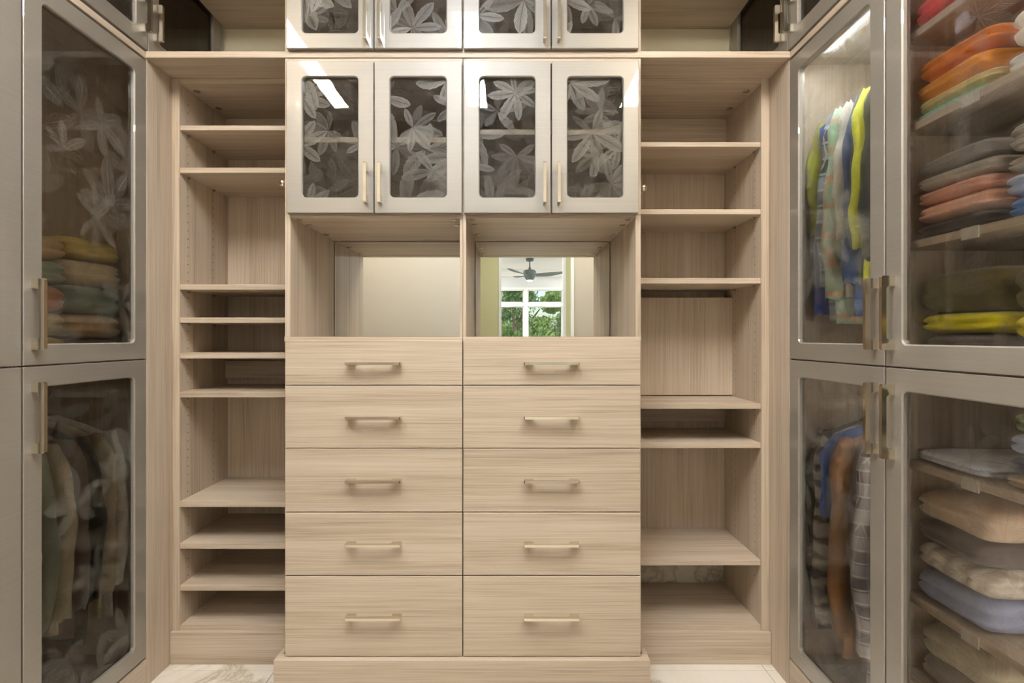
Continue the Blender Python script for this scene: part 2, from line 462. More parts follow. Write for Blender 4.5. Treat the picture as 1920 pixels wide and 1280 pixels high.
def leaf_mesh(pl, u0, u1, v0, v1, d, seed, size, count):
    rnd = random.Random(seed); mb = MB(); mb.uv = []; mb.tone = []
    polys = []; cs = []
    for q in range(6000):                                   # spread the leaves evenly
        a = (rnd.uniform(u0 - size * .2, u1 + size * .2), rnd.uniform(v0 - size * .2, v1 + size * .2))
        if all((a[0] - b[0]) ** 2 + (a[1] - b[1]) ** 2 > (size * count) ** 2 for b in cs): cs.append(a)
    for q, (cu, cv) in enumerate(cs):
        S = size * rnd.uniform(.65, 1.15); base = rnd.uniform(0, 360); n = rnd.choice((5, 7, 7)); kind = 0
        spread = rnd.uniform(230, 300); lt = rnd.uniform(.70, .98) if rnd.random() < .45 else rnd.uniform(.12, .55)
        for k in range(n):
            a = R(base + spread * (k / (n - 1) - .5)); L = S * (1 - .35 * abs(k / (n - 1) - .5) * 2); W = L * rnd.uniform(.20, .27) * (1.15 if n == 5 else 1)
            tone = min(.98, lt * rnd.uniform(.72, 1.12))
            bend = rnd.uniform(-.12, .12)
            dd = d + .00002 * (q * 8 + k)
            def at(v, s):
                aa = a + bend * v
                return (cu + math.cos(aa) * L * v - math.sin(aa) * s, cv + math.sin(aa) * L * v + math.cos(aa) * s)
            prof = leaflet(L, W, kind)
            for i in range(len(prof) - 1):
                (va, wa), (vb, wb) = prof[i], prof[i + 1]
                for sg in (-1, 1):
                    polys.append(([(*at(va, 0), 0, va), (*at(vb, 0), 0, vb), (*at(vb, sg * wb), sg, vb), (*at(va, sg * wa), sg, va)], tone, dd))
    def clip(poly, ax, lim, sgn):
        o = []
        for i in range(len(poly)):
            A = poly[i]; B = poly[(i + 1) % len(poly)]
            ia = (A[ax] - lim) * sgn >= 0; ib = (B[ax] - lim) * sgn >= 0
            if ia: o.append(A)
            if ia != ib:
                t_ = (lim - A[ax]) / (B[ax] - A[ax]); o.append(tuple(A[m] + (B[m] - A[m]) * t_ for m in range(4)))
        return o
    for poly, tone, dd in polys:
        for ax, lim, sg in ((0, u0, 1), (0, u1, -1), (1, v0, 1), (1, v1, -1)):
            poly = clip(poly, ax, lim, sg)
            if len(poly) < 3: break
        if len(poly) < 3: continue
        n = len(mb.v)
        for P in poly: mb.v.append(tuple(pl.p(P[0], P[1], dd))); mb.uv.append((P[2], P[3])); mb.tone.append(tone)
        mb.f.append(list(range(n, n + len(poly))))
    return mb
def u_handle(pl, uc, vc, d, L, vertical, proj=.034, thick=.010, leg=.026, bar=.012, r=.008):
    """flat U-shaped plate pull standing off a face"""
    h = L / 2
    out = [(-h, 0), (-h, proj - .003), (-h + .003, proj), (h - .003, proj), (h, proj - .003), (h, 0), (h - leg, 0)]
    inn = []
    yb = proj - bar
    for i in range(6):
        a = R(90 * i / 5); inn.append((h - leg - r + r * math.cos(a), yb - r + r * math.sin(a)))
    for i in range(6):
        a = R(90 + 90 * i / 5); inn.append((-h + leg + r + r * math.cos(a), yb - r + r * math.sin(a)))
    prof = out + inn + [(-h + leg, 0)]
    def P(a, b, c):
        return pl.p(uc + c, vc + a, d + b) if vertical else pl.p(uc + a, vc + c, d + b)
    e = .0012
    mb = MB()
    mb.loops([[P(a, b, -thick / 2) for a, b in prof], [P(a, b, thick / 2) for a, b in prof]], cap=True)
    return mb
def glazed_door(parent, pl, u0, u1, v0, v1, frame, d0, seed, handle=None, thick=.020, size=.15, count=.8, soft=False, label=None):
    """d0: distance of the door's back from the plane; handle=(u, v, length)"""
    k = 5
    iu0, iu1, iv0, iv1 = u0 + frame, u1 - frame, v0 + frame, v1 - frame
    def loop(a, r, d): return [pl.p(x, y, d0 + d) for x, y in rrect(*a, r, k)]
    e, c = .0016, .0032
    O = (u0, u1, v0, v1); O2 = (u0 + e, u1 - e, v0 + e, v1 - e)
    I = (iu0, iu1, iv0, iv1); I2 = (iu0 - c, iu1 + c, iv0 - c, iv1 + c)
    mb = MB(); mb.loops([loop(O, .0016, 0), loop(O, .0016, thick - e), loop(O2, .0012, thick), loop(I2, .017, thick), loop(I, .014, thick - c), loop(I, .014, 0)], closed=True)
    door = mb.build('door', 'lacquer', parent)
    g = .006
    q = [(iu0 - g, iv0 - g), (iu1 + g, iv0 - g), (iu1 + g, iv1 + g), (iu0 - g, iv1 + g)]
    pm = MB(); pm.loops([[pl.p(x, y, d0 + .004) for x, y in q], [pl.p(x, y, d0 + .008) for x, y in q]], cap=True)
    pane = pm.build('pane', 'pane_glass_soft' if soft else 'pane_glass', door)
    pane.data.materials.append(MATS['pane_inner_soft' if soft else 'pane_inner'])
    for pg in pane.data.polygons[:-1]: pg.material_index = 1
    if count:
        lm = leaf_mesh(pl, iu0, iu1, iv0, iv1, d0 + .0022, seed, size, count)
        lo = lm.build('leaf_etching', 'etched_leaf_soft' if soft else 'etched_leaf', door, kind='stuff')
    if handle:
        u_handle(pl, handle[0], handle[1], d0 + thick - .0005, handle[2], True).build('handle', 'brushed_nickel', door)
    return door

# ------------------------------------------------------------------ centre cabinets
T = .0185
CX0, CXM, CX1 = PX(534, YF), PX(868, YF), PX(1202, YF)       # outer faces and the middle
sides = ('left', 'right')
# plinth under the drawers
PT = .118
pb = thing('cabinet_plinth', ((CX0 + CX1) / 2, 1.80, 0), 'pale oak plinth board running under both drawer cabinets', 'plinth')
part('front_board', 'wood_horizontal', pb, CX0 - .021, CX1 + .021, 1.770, 1.8085, 0, PT)
part('side_board', 'wood_depth', pb, CX0 - .021, CX0 - .003, 1.809, YB - .012, 0, PT)
part('side_board', 'wood_depth', pb, CX1 + .003, CX1 + .021, 1.809, YB - .012, 0, PT)

zc = PZ(631, YF)                                              # counter level of the niches
rows = [(638, 721.5), (723, 839.5), (841, 959), (961, 1078), (1080, 1230)]
hy = [681.5, 784, 904, 1024, 1162]
YD = 1.790                                                    # face of the drawer fronts
for s, (xa, xb, pa, pb_, hc) in enumerate(((CX0, CXM, 534.5, 866.7, 697.5), (CXM, CX1, 868.6, 1201, 1035))):
    x0, x1 = xa + .0005, xb - .0005
    c = thing('drawer_cabinet', ((x0 + x1) / 2, (YF + YW) / 2, PT),
              ['five-drawer oak cabinet under the niche with the plain reflection', 'five-drawer oak cabinet under the niche reflecting the fan and window'][s], 'cabinet', 'drawer cabinets')
    part('side_panel', 'wood_vertical', c, x0, x0 + T, YF, YW, PT, zc - T)
    part('side_panel', 'wood_vertical', c, x1 - T, x1, YF, YW, PT, zc - T)
    part('back_panel', 'wood_vertical', c, x0 + T, x1 - T, YW - .012, YW, PT, zc - T)
    part('bottom_panel', 'wood_horizontal', c, x0 + T, x1 - T, YF, YW - .012, PT, PT + T)
    part('counter', 'wood_horizontal', c, x0, x1, YF - .006, YW, zc - T, zc)
    for (ya, yb), h in zip(rows, hy):
        za, zb = PZ(yb, YD), PZ(ya, YD)
        fx0, fx1 = PX(pa, YD), PX(pb_, YD)
        d = part('drawer', 'wood_horizontal', c, fx0, fx1, YD, YF - .001, za, zb, bev=.0012)
        bx = MB(); bx.box(x0 + T + .013, x0 + T + .026, YF, YW - .06, za + .02, zb - .03); bx.box(x1 - T - .026, x1 - T - .013, YF, YW - .06, za + .02, zb - .03)
        bx.box(x0 + T + .026, x1 - T - .026, YW - .073, YW - .06, za + .02, zb - .03); bx.box(x0 + T + .026, x1 - T - .026, YF, YW - .073, za + .02, za + .03)
        bx.build('drawer_box', 'wood_depth', d)
        pl = Plane((0, YD, 0), (1, 0, 0), (0, -1, 0))
        yh = YD - .034
        u_handle(pl, PX(hc, yh), PZ(h, yh), -.0005, .187, False, thick=.0085, leg=.032, bar=.012).build('handle', 'brushed_nickel', d)

# niches with mirrors
ZN1 = PZ(403, YF)
niche_top = PZ(408, YF)
YM = 2.262
for s, (xa, xb) in enumerate(((CX0, CXM), (CXM, CX1))):
    x0, x1 = xa + .0005, xb - .0005
    c = thing('mirror_niche', ((x0 + x1) / 2, (YF + YW) / 2, zc),
              ['open oak niche with mirrored back showing only a plain wall', 'open oak niche whose mirrored back shows fan and window'][s], 'niche', 'mirrored niches')
    tl, trr = (T, .0105) if s == 0 else (.0105, T)
    part('side_panel', 'wood_vertical', c, x0, x0 + tl, YF, YW, zc, ZN1)
    part('side_panel', 'wood_vertical', c, x1 - trr, x1, YF, YW, zc, ZN1)
    part('back_panel', 'wood_vertical', c, x0 + tl, x1 - trr, YM + .006, YW, zc, ZN1)
    part('top_rail', 'wood_horizontal', c, x0 + tl, x1 - trr, YF + .002, YF + .052, niche_top, ZN1)
    part('top_panel', 'wood_horizontal', c, x0 + tl, x1 - trr, YF + .053, YM + .006, niche_top + .0015, ZN1)
    mr = part('mirror', 'mirror_glass', c, x0 + tl + .003, x1 - trr - .003, YM, YM + .005, zc + .0015, niche_top - .002, bev=0)
    part('mirror_edge', 'edge_black', c, x0 + tl + .0002, x1 - trr - .0002, YM + .0051, YM + .0059, zc + .0005, niche_top, bev=0)
    for xx in ((x0 + tl + .02), (x1 - trr - .02)):
        for yy in (YF + .028, YF + .12, YF + .30):
            MB().lathe((xx, yy, niche_top), [(.011, .0015), (.011, -.0015), (.007, -.003), (.003, -.003)], 14).build('cam_cover', 'steel', c)

# bridge shelf that runs over the bays and the centre, and the ledges along the side cabinets
ZL0, ZL1 = PZ(109, YF), PZ(97, YF)
br = thing('bridge_shelf', ((XL + XR) / 2, 2.05, ZL0), 'long oak shelf spanning both bays above the lower glass doors', 'shelf')
part('board', 'wood_horizontal', br, XL + .001, XR - .001, YF - .004, 2.318, ZL0, ZL1, bev=.001)
for s, (x0, x1) in enumerate(((XL - .024, XL), (XR, XR + .024))):
    o = part('ledge_strip', 'wood_depth', None, x0, x1, -.05 + .48, 2.318, ZL0, ZL1)
    tag(o, ['oak ledge strip over the left tall cabinet doors', 'oak ledge strip over the right tall cabinet doors'][s], 'ledge', 'side ledge strips')

# wall cabinets: lower row and upper row
plF = Plane((0, YF, 0), (1, 0, 0), (0, -1, 0))
YDo = YF - .020
def wall_cab(s, upper):
    xa, xb = ((CX0, CXM), (CXM, CX1))[s]
    x0, x1 = xa + .0005, xb - .0005
    if upper: z0, z1 = ZL1 + .0005, CEIL - .004
    else: z0, z1 = ZN1 + .0005, ZL0 - .0005
    seeds = [[11, 23], [37, 41]]
    lab = [['glass-door wall cabinet above the plain-reflection niche, inner shelf slightly lower', 'glass-door wall cabinet above the fan-and-window niche, inner shelf slightly higher'],
           ['upper glass-door cabinet on the bridge shelf over the plain-reflection niche', 'upper glass-door cabinet on the bridge shelf over the fan-and-window niche']][upper][s]
    c = thing('wall_cabinet', ((x0 + x1) / 2, (YF + YW) / 2, z0), lab, 'cabinet', 'glass-door wall cabinets')
    part('side_panel', 'wood_vertical', c, x0, x0 + T * .55, YF, YW, z0, z1)
    part('side_panel', 'wood_vertical', c, x1 - T * .55, x1, YF, YW, z0, z1)
    part('back_panel', 'wood_vertical', c, x0 + T * .55, x1 - T * .55, YW - .012, YW, z0, z1)
    part('bottom_panel', 'wood_horizontal', c, x0 + T * .55, x1 - T * .55, YF, YW - .012, z0, z0 + T)
    part('top_panel', 'wood_horizontal', c, x0 + T * .55, x1 - T * .55, YF, YW - .012, z1 - T, z1)
    if upper: zs = [z0 + .27]
    else: zs = [PZ((262, 247.5)[s], YF + .012)]
    for z in zs: part('shelf', 'wood_horizontal', c, x0 + T * .55, x1 - T * .55, YF + .012, YW - .013, z - T / 2, z + T / 2)
    px = [(537, 700.2), (702, 866)] if s == 0 else [(869.6, 1032.6), (1034.8, 1197.8)]
    for k, (pa, pb_) in enumerate(px):
        u0, u1 = PX(pa, YDo), PX(pb_, YDo)
        if upper: v0, v1 = PZ(90.5, YDo), CEIL - .012; hz = PZ(27, YDo - .03) - .0 + .05
        else: v0, v1 = PZ(399, YDo), PZ(114, YDo); hz = PZ(340, YDo - .034)
        hu = (u1 - .022) if k == 0 else (u0 + .022)
        if upper: hz = PZ(70, YDo - .034) + .0675
        glazed_door(c, plF, u0, u1, v0, v1, .0535, 0, seeds[s][k] + 100 * upper, (hu, hz, .135), size=.140, count=.50)
for s in (0, 1):
    for up in (0, 1): wall_cab(s, up)

# ------------------------------------------------------------------ open shelf bays beside the centre
LSH = [(235, 244), (314, 324), (533, 543), (595, 605), (661.5, 672), (734, 745), (939, 950.5), (1018, 1029), (1097, 1107.5)]
RSH = [(266, 275), (392, 401.5), (521, 531.5), (756.5, 766.5), (830.5, 840), (1050, 1060)]
for s in (0, 1):
    if s == 0: xi0, xi1 = PX(337, YB), CX0 - .0005; wall = XL
    else: xi0, xi1 = CX1 + .0005, PX(1427, YB); wall = XR
    c = thing('shelving_unit', ((xi0 + xi1) / 2, (YB + YW) / 2, 0),
              ['open oak shelving bay with nine shelves beside the plain-reflection niche', 'open oak shelving bay with six shelves beside the fan-and-window niche'][s], 'shelving', 'open shelving bays')
    ztop = ZL0 - .0006; zt0 = PZ(157, YB); zbot = PZ(1183, YB); zb0 = PZ(1172.5, YB)
    if s == 0: part('side_panel', 'wood_vertical', c, wall + .001, xi0, YB - .002, YW, PT, ztop)
    else: part('side_panel', 'wood_vertical', c, xi1, wall - .001, YB - .002, YW, PT, ztop)
    # inner side along the centre cabinets, behind their overhang
    if s == 0: ix0, ix1 = xi1 - .016, xi1
    else: ix0, ix1 = xi0, xi0 + .016
    part('inner_panel', 'wood_vertical', c, ix0, ix1, YB, YW, PT, ztop)
    a0, a1 = (xi0, ix0) if s == 0 else (ix1, xi1)
    part('top_panel', 'wood_horizontal', c, a0, a1, YB, YW, zt0, ztop)
    part('bottom_shelf', 'wood_horizontal', c, a0, a1, YB + .002, YW, zbot, zb0)
    part('under_rail', 'wood_horizontal', c, a0, a1, YB + .012, YB + .03, PT, zbot)
    # plinth
    yp = 1.938
    p0, p1 = (wall + .001, CX0 - .022) if s == 0 else (CX1 + .022, wall - .001)
    part('plinth', 'wood_horizontal', c, p0, p1, yp, yp + .016, 0, PT)
    # back
    if s == 0: part('back_panel', 'wood_vertical', c, a0, a1, YW - .008, YW, zb0, zt0)
    else: part('back_panel', 'wood_vertical', c, a0, a1, YW - .008, YW, PZ(1060, YB), zt0)
    sh = LSH if s == 0 else RSH
    for (ya, yb) in sh:
        z1, z0 = PZ(ya, YB), PZ(yb, YB)
        part('shelf', 'wood_horizontal', c, a0 + .0005, a1 - .0005, YB + .001, YW - .010 if not (s == 1 and yb > 1040) else YW, z0, z1, bev=.001)
        wx = xi0 if s == 0 else xi1; sg = 1 if s == 0 else -1
        for yy in (YB + .05, YB + .22):
            MB().lathe((wx, yy, z0 - .004), [(.0055, 0), (.0055, sg * .007), (.003, sg * .009)], 10, axis=0).build('shelf_pin', 'steel', c)
    # screw covers under the top, line-bored pin holes in the outer side
    wx = xi0 if s == 0 else xi1; sg = 1 if s == 0 else -1
    for yy in (YB + .06, YB + .21):
        MB().lathe((wx + sg * .028, yy, zt0), [(.0125, .001), (.0125, -.001), (.008, -.003), (.003, -.003)], 14).build('cam_cover', 'steel', c)
    ph = MB()
    z = .30
    while z < 2.1:
        for yy in (YB + .05, YB + .22):
            ph.lathe((wx, yy, z), [(.0022, -.0002), (.0022, sg * .0004)], 6, axis=0)
        z += .032
    ph.build('pin_holes', 'dark_hole', c, kind='stuff')
    if s == 0:
        part('top_cleat', 'wood_horizontal', c, a0, a1, YW - .026, YW - .009, PZ(240, 2.27), zt0)
        part('back_cleat', 'wood_horizontal', c, a0, a1, YW - .026, YW - .009, PZ(710, 2.27), PZ(676, 2.27))
    else:
        part('top_cleat', 'wood_horizontal', c, a0, a1, YW - .026, YW - .009, PZ(268, 2.27), zt0)
        part('back_cleat', 'wood_horizontal', c, a0, a1, YW - .026, YW - .009, PZ(789, 2.27), PZ(760, 2.27))
        fp = part('loose_back_board', 'wood_vertical', c, a0 + .001, PX(1374, 2.205), 2.205, 2.221, PZ(766, YB) + .023, PZ(533, YB) - .03)
    # top storey above the bridge shelf
    zq = 2.566
    t_ = part('top_shelf', 'wood_horizontal', None, wall + .001 if s == 0 else CX1 + .001, CX0 - .001 if s == 0 else wall - .001, YB, 2.318, zq, zq + .02)
    tag(t_, ['high oak shelf over the bay of nine shelves, just under the ceiling', 'high oak shelf over the bay of six shelves, just under the ceiling'][s], 'shelf', 'high shelves above the bays')
    # valet rod on the outer side of the centre cabinet
    kx, ky = ((526, 343), (1208, 352))[s]
    yv = YF + .012
    xs = CX0 if s == 0 else CX1; sg = -1 if s == 0 else 1
    zv = PZ(ky, yv)
    vr = thing('valet_rod', (xs, yv, zv), ['brushed nickel valet rod knob facing the bay of nine shelves', 'brushed nickel valet rod knob facing the bay of six shelves'][s], 'valet rod', 'valet rods')
    xc = xs + sg * .0125
    MB().box(xs, xs + sg * .004, yv + .012, yv + .05, zv - .022, zv + .018, bev=.001).build('mount_plate', 'brushed_nickel', vr)
    MB().tube([(xc, yv + .005, zv), (xc, yv + .135, zv)], .0045, 10).build('rod', 'brushed_nickel', vr, smooth=True)
    MB().tube([(xc, yv + .02, zv), (xc, yv + .135, zv)], .008, 12).build('sleeve', 'brushed_nickel', vr)
    MB().lathe((xc, yv, zv), [(.002, -.0125), (.007, -.0105), (.011, -.006), (.0125, 0), (.011, .006), (.007, .0105), (.004, .0125)], 16, axis=1).build('knob', 'brushed_nickel', vr, smooth=True)

# ------------------------------------------------------------------ tall cabinets on both sides
ED = [1.815, 1.352, .894, .437]
SPL = 1.132
def tall(s, i):
    y1, y0 = ED[i], ED[i + 1]
    sg = -1 if s == 0 else 1
    X = XL if s == 0 else XR
    xf = X + sg * .021; xb = X + sg * .585
    nm = [['left tall cabinet next to the bay of nine shelves, muted folded clothes behind dark glass', 'left tall cabinet whose door stile meets the one beside the bay', 'left tall cabinet farthest from the bay of nine shelves'],
          ['right tall cabinet with hanging clothes behind leaf-etched glass', 'right tall cabinet with stacks of folded knitwear on shelves', 'right tall cabinet beyond the folded knitwear']][s][i]
    c = thing('tall_cabinet', ((xf + xb) / 2, (y0 + y1) / 2, 0), nm, 'cabinet', 'tall cabinets')
    z0, z1 = .10, ZL0 - .006
    e = .0005
    part('side_panel', 'wood_vertical', c, xf, xb, y0 + e, y0 + .0095, z0, z1)
    part('side_panel', 'wood_vertical', c, xf, xb, y1 - .0095, y1 - e, z0, z1)
    part('back_panel', 'wood_vertical', c, xb - sg * .008, xb, y0 + .0095, y1 - .0095, z0, z1)
    part('top_panel', 'wood_depth', c, xf, xb - sg * .008, y0 + .0095, y1 - .0095, z1 - T, z1)
    part('bottom_panel', 'wood_depth', c, xf, xb - sg * .008, y0 + .0095, y1 - .0095, z0, z0 + T)
    part('middle_panel', 'wood_depth', c, xf, xb - sg * .008, y0 + .0095, y1 - .0095, SPL - .012, SPL + .008)
    part('plinth', 'wood_depth', c, X + sg * .001, X + sg * .018, y0 + e, y1 - e, 0, z0 - .003)
    # doors
    pl = Plane((xf, 0, 0), (0, 1, 0), (-sg, 0, 0))
    if i == 0: hy_ = y0 + .030
    elif i == 1 and s == 1: hy_ = y1 - .030
    else: hy_ = y0 + .030
    for k, (v0, v1, hz) in enumerate(((SPL + .0015, ZL0 - .008, 1.268), (.104, SPL - .0025, .995))):
        glazed_door(c, pl, y0 + .0028, y1 - .0028, v0, v1, .064 if (s == 0 and i == 1) else .056, .001, 300 + s * 50 + i * 10 + k, (hy_, hz, .187), size=.150, count=(.75 if i == 1 else .50) if i < 2 else 0, soft=True)
    # unseen light strips added behind the door stiles to brighten the clothes
    if i < 2:
        for (za, zb_) in ((z0 + .05, SPL - .04), (SPL + .04, z1 - .05)):
            for (ya, yb) in ((y0 + .0098, y0 + .0178),):
                ch = MB().box(xf + sg * .003, xf + sg * .011, ya, yb, za, zb_).build('unseen_light_channel', 'steel', c)
                MB().box(xf + sg * .0112, xf + sg * .0122, ya + .001, yb - .001, za + .005, zb_ - .005).build('unseen_light_strip', 'fill_cabinet' if s == 1 else 'fill_cabinet_dim', ch)  # added glow on the clothes, hidden by the stile
        if s == 1 and i == 0:
            ch = MB().box(xf + .002, xf + .016, y0 + .02, y1 - .11, z1 - T - .010, z1 - T - .0005).build('unseen_light_channel', 'steel', c)
            MB().box(xf + .003, xf + .015, y0 + .025, y1 - .115, z1 - T - .012, z1 - T - .0102).build('unseen_light_strip', 'led_cool', ch)
    return c, xf, xb, y0, y1
cabs = {}
for s in (0, 1):
    for i in range(3): cabs[s, i] = tall(s, i)
# filler panels between tall cabinets and bays
for s in (0, 1):
    X = XL if s == 0 else XR; sg = -1 if s == 0 else 1
    o = part('filler_panel', 'wood_vertical', None, X, X + sg * .018, 1.8155, 2.318, 0, ZL0 - .0005)
    tag(o, ['vertical oak end panel between left tall cabinet and nine-shelf bay', 'vertical oak end panel between hanging-clothes cabinet and six-shelf bay'][s], 'panel', 'end panels')
# cabinets above the ledges
OV = [2.286, 1.822, 1.358, .894, .437]
for s in (0, 1):
    sg = -1 if s == 0 else 1; X = XL if s == 0 else XR
    for i in range(4):
        y1, y0 = OV[i], OV[i + 1]
        nm = [['left overhead glass-door cabinet in the corner above the nine-shelf bay', 'left overhead glass-door cabinet over the tall cabinet beside the bay', 'left overhead cabinet third from the nine-shelf bay corner', 'left overhead cabinet fourth from the nine-shelf bay corner'],
              ['right overhead glass-door cabinet in the corner above the six-shelf bay', 'right overhead glass-door cabinet over the hanging clothes', 'right overhead glass-door cabinet over the folded knitwear', 'right overhead cabinet fourth from the six-shelf bay corner']][s][i]
        xf = X + sg * .021; xb = X + sg * .585
        z0, z1 = ZL1 + .001, CEIL - .004
        c = thing('overhead_cabinet', ((xf + xb) / 2, (y0 + y1) / 2, z0), nm, 'cabinet', 'overhead cabinets')
        part('side_panel', 'wood_vertical', c, X + sg * .025, xb, y0 + .0005, y0 + .0095, z0, z1)
        part('side_panel', 'wood_vertical', c, X + sg * .025, xb, y1 - .0095, y1 - .0005, z0, z1)
        part('back_panel', 'wood_vertical', c, xb - sg * .008, xb, y0 + .0095, y1 - .0095, z0, z1)
        part('bottom_panel', 'wood_depth', c, X + sg * .025, xb - sg * .008, y0 + .0095, y1 - .0095, z0, z0 + T)
        part('top_panel', 'wood_depth', c, X + sg * .025, xb - sg * .008, y0 + .0095, y1 - .0095, z1 - T, z1)
        pl = Plane((xf, 0, 0), (0, 1, 0), (-sg, 0, 0))
        hyy = (y0 + .030) if i % 2 == 0 else (y1 - .030)
        glazed_door(c, pl, y0 + .0018, y1 - .0018, ZL1 + .010, CEIL - .03, .057, .001, 600 + s * 50 + i, (hyy, 2.311, .128), size=.15, count=1.1 if i < 2 else 0, soft=True)

# ------------------------------------------------------------------ clothes
def fabric(name, c, weave=260, var=.12, sheen=.25):
    if name in MATS: return name
    m, t, out = newmat(name)
    tc = nd(t, 'ShaderNodeTexCoord')
    n = nd(t, 'ShaderNodeTexNoise', Scale=9.0, Detail=5.0); t.links.new(tc.outputs['Object'], n.inputs['Vector'])
    n2 = nd(t, 'ShaderNodeTexNoise', Scale=float(weave), Detail=2.0); t.links.new(tc.outputs['Object'], n2.inputs['Vector'])
    v = math_(t, 'ADD', math_(t, 'MULTIPLY', n.outputs[0], .6), math_(t, 'MULTIPLY', n2.outputs[0], .4))
    p = bsdf(t, out, ramp(t, v, [(.3, tuple(x * (1 - var) for x in c)), (.7, tuple(min(1, x * (1 + var)) for x in c))]), .9, spec=.2, sheen=sheen)
    b = nd(t, 'ShaderNodeBump', Strength=.5, Distance=.003); t.links.new(n2.outputs[0], b.inputs['Height']); t.links.new(b.outputs[0], p.inputs['Normal'])
    return name
def plaid(name, base, c2, c3, f=38, lo=.15, hi=.75):
    m, t, out = newmat(name)
    tc = nd(t, 'ShaderNodeTexCoord'); sp = nd(t, 'ShaderNodeSeparateXYZ'); t.links.new(tc.outputs['Object'], sp.inputs[0])
    h = math_(t, 'ADD', sp.outputs[0], math_(t, 'MULTIPLY', sp.outputs[1], 1.7))
    a = math_(t, 'SINE', math_(t, 'MULTIPLY', sp.outputs[2], f)); b = math_(t, 'SINE', math_(t, 'MULTIPLY', h, f * 1.3))
    s1 = math_(t, 'MULTIPLY', math_(t, 'ADD', math_(t, 'GREATER_THAN', a, lo), math_(t, 'GREATER_THAN', b, lo)), .5)
    a2 = math_(t, 'SINE', math_(t, 'MULTIPLY', sp.outputs[2], f * 2.03)); b2 = math_(t, 'SINE', math_(t, 'MULTIPLY', h, f * 2.6))
    s2 = math_(t, 'MAXIMUM', math_(t, 'GREATER_THAN', a2, hi + .15), math_(t, 'GREATER_THAN', b2, hi + .15))
    cc = ramp(t, s1, [(0, base), (1, c2)])
    mx = nd(t, 'ShaderNodeMix', data_type='RGBA'); t.links.new(math_(t, 'MULTIPLY', s2, .8), mx.inputs[0]); t.links.new(cc, mx.inputs[6]); mx.inputs[7].default_value = (*c3, 1)
    bsdf(t, out, mx.outputs[2], .9, spec=.2, sheen=.2); return name
def ribbed(name, c, c2, f=420, axis=2):
    m, t, out = newmat(name)
    tc = nd(t, 'ShaderNodeTexCoord'); sp = nd(t, 'ShaderNodeSeparateXYZ'); t.links.new(tc.outputs['Object'], sp.inputs[0])
    n = nd(t, 'ShaderNodeTexNoise', Scale=20.0, Detail=3.0); t.links.new(tc.outputs['Object'], n.inputs['Vector'])
    a = math_(t, 'SINE', math_(t, 'ADD', math_(t, 'MULTIPLY', sp.outputs[axis], f), math_(t, 'MULTIPLY', n.outputs[0], 9.0)))
    p = bsdf(t, out, ramp(t, math_(t, 'ADD', math_(t, 'MULTIPLY', a, .5), .5), [(.1, c2), (.6, c)]), .95, spec=.2, sheen=.3)
    b = nd(t, 'ShaderNodeBump', Strength=.8, Distance=.004); t.links.new(a, b.inputs['Height']); t.links.new(b.outputs[0], p.inputs['Normal'])
    return name
def dotted(name, base, dot):
    m, t, out = newmat(name)
    tc = nd(t, 'ShaderNodeTexCoord')
    v = nd(t, 'ShaderNodeTexVoronoi', Scale=44.0, Randomness=.45); t.links.new(tc.outputs['Object'], v.inputs['Vector'])
    bsdf(t, out, ramp(t, v.outputs['Distance'], [(.30, dot), (.36, base)], 'LINEAR'), .85, sheen=.2); return name

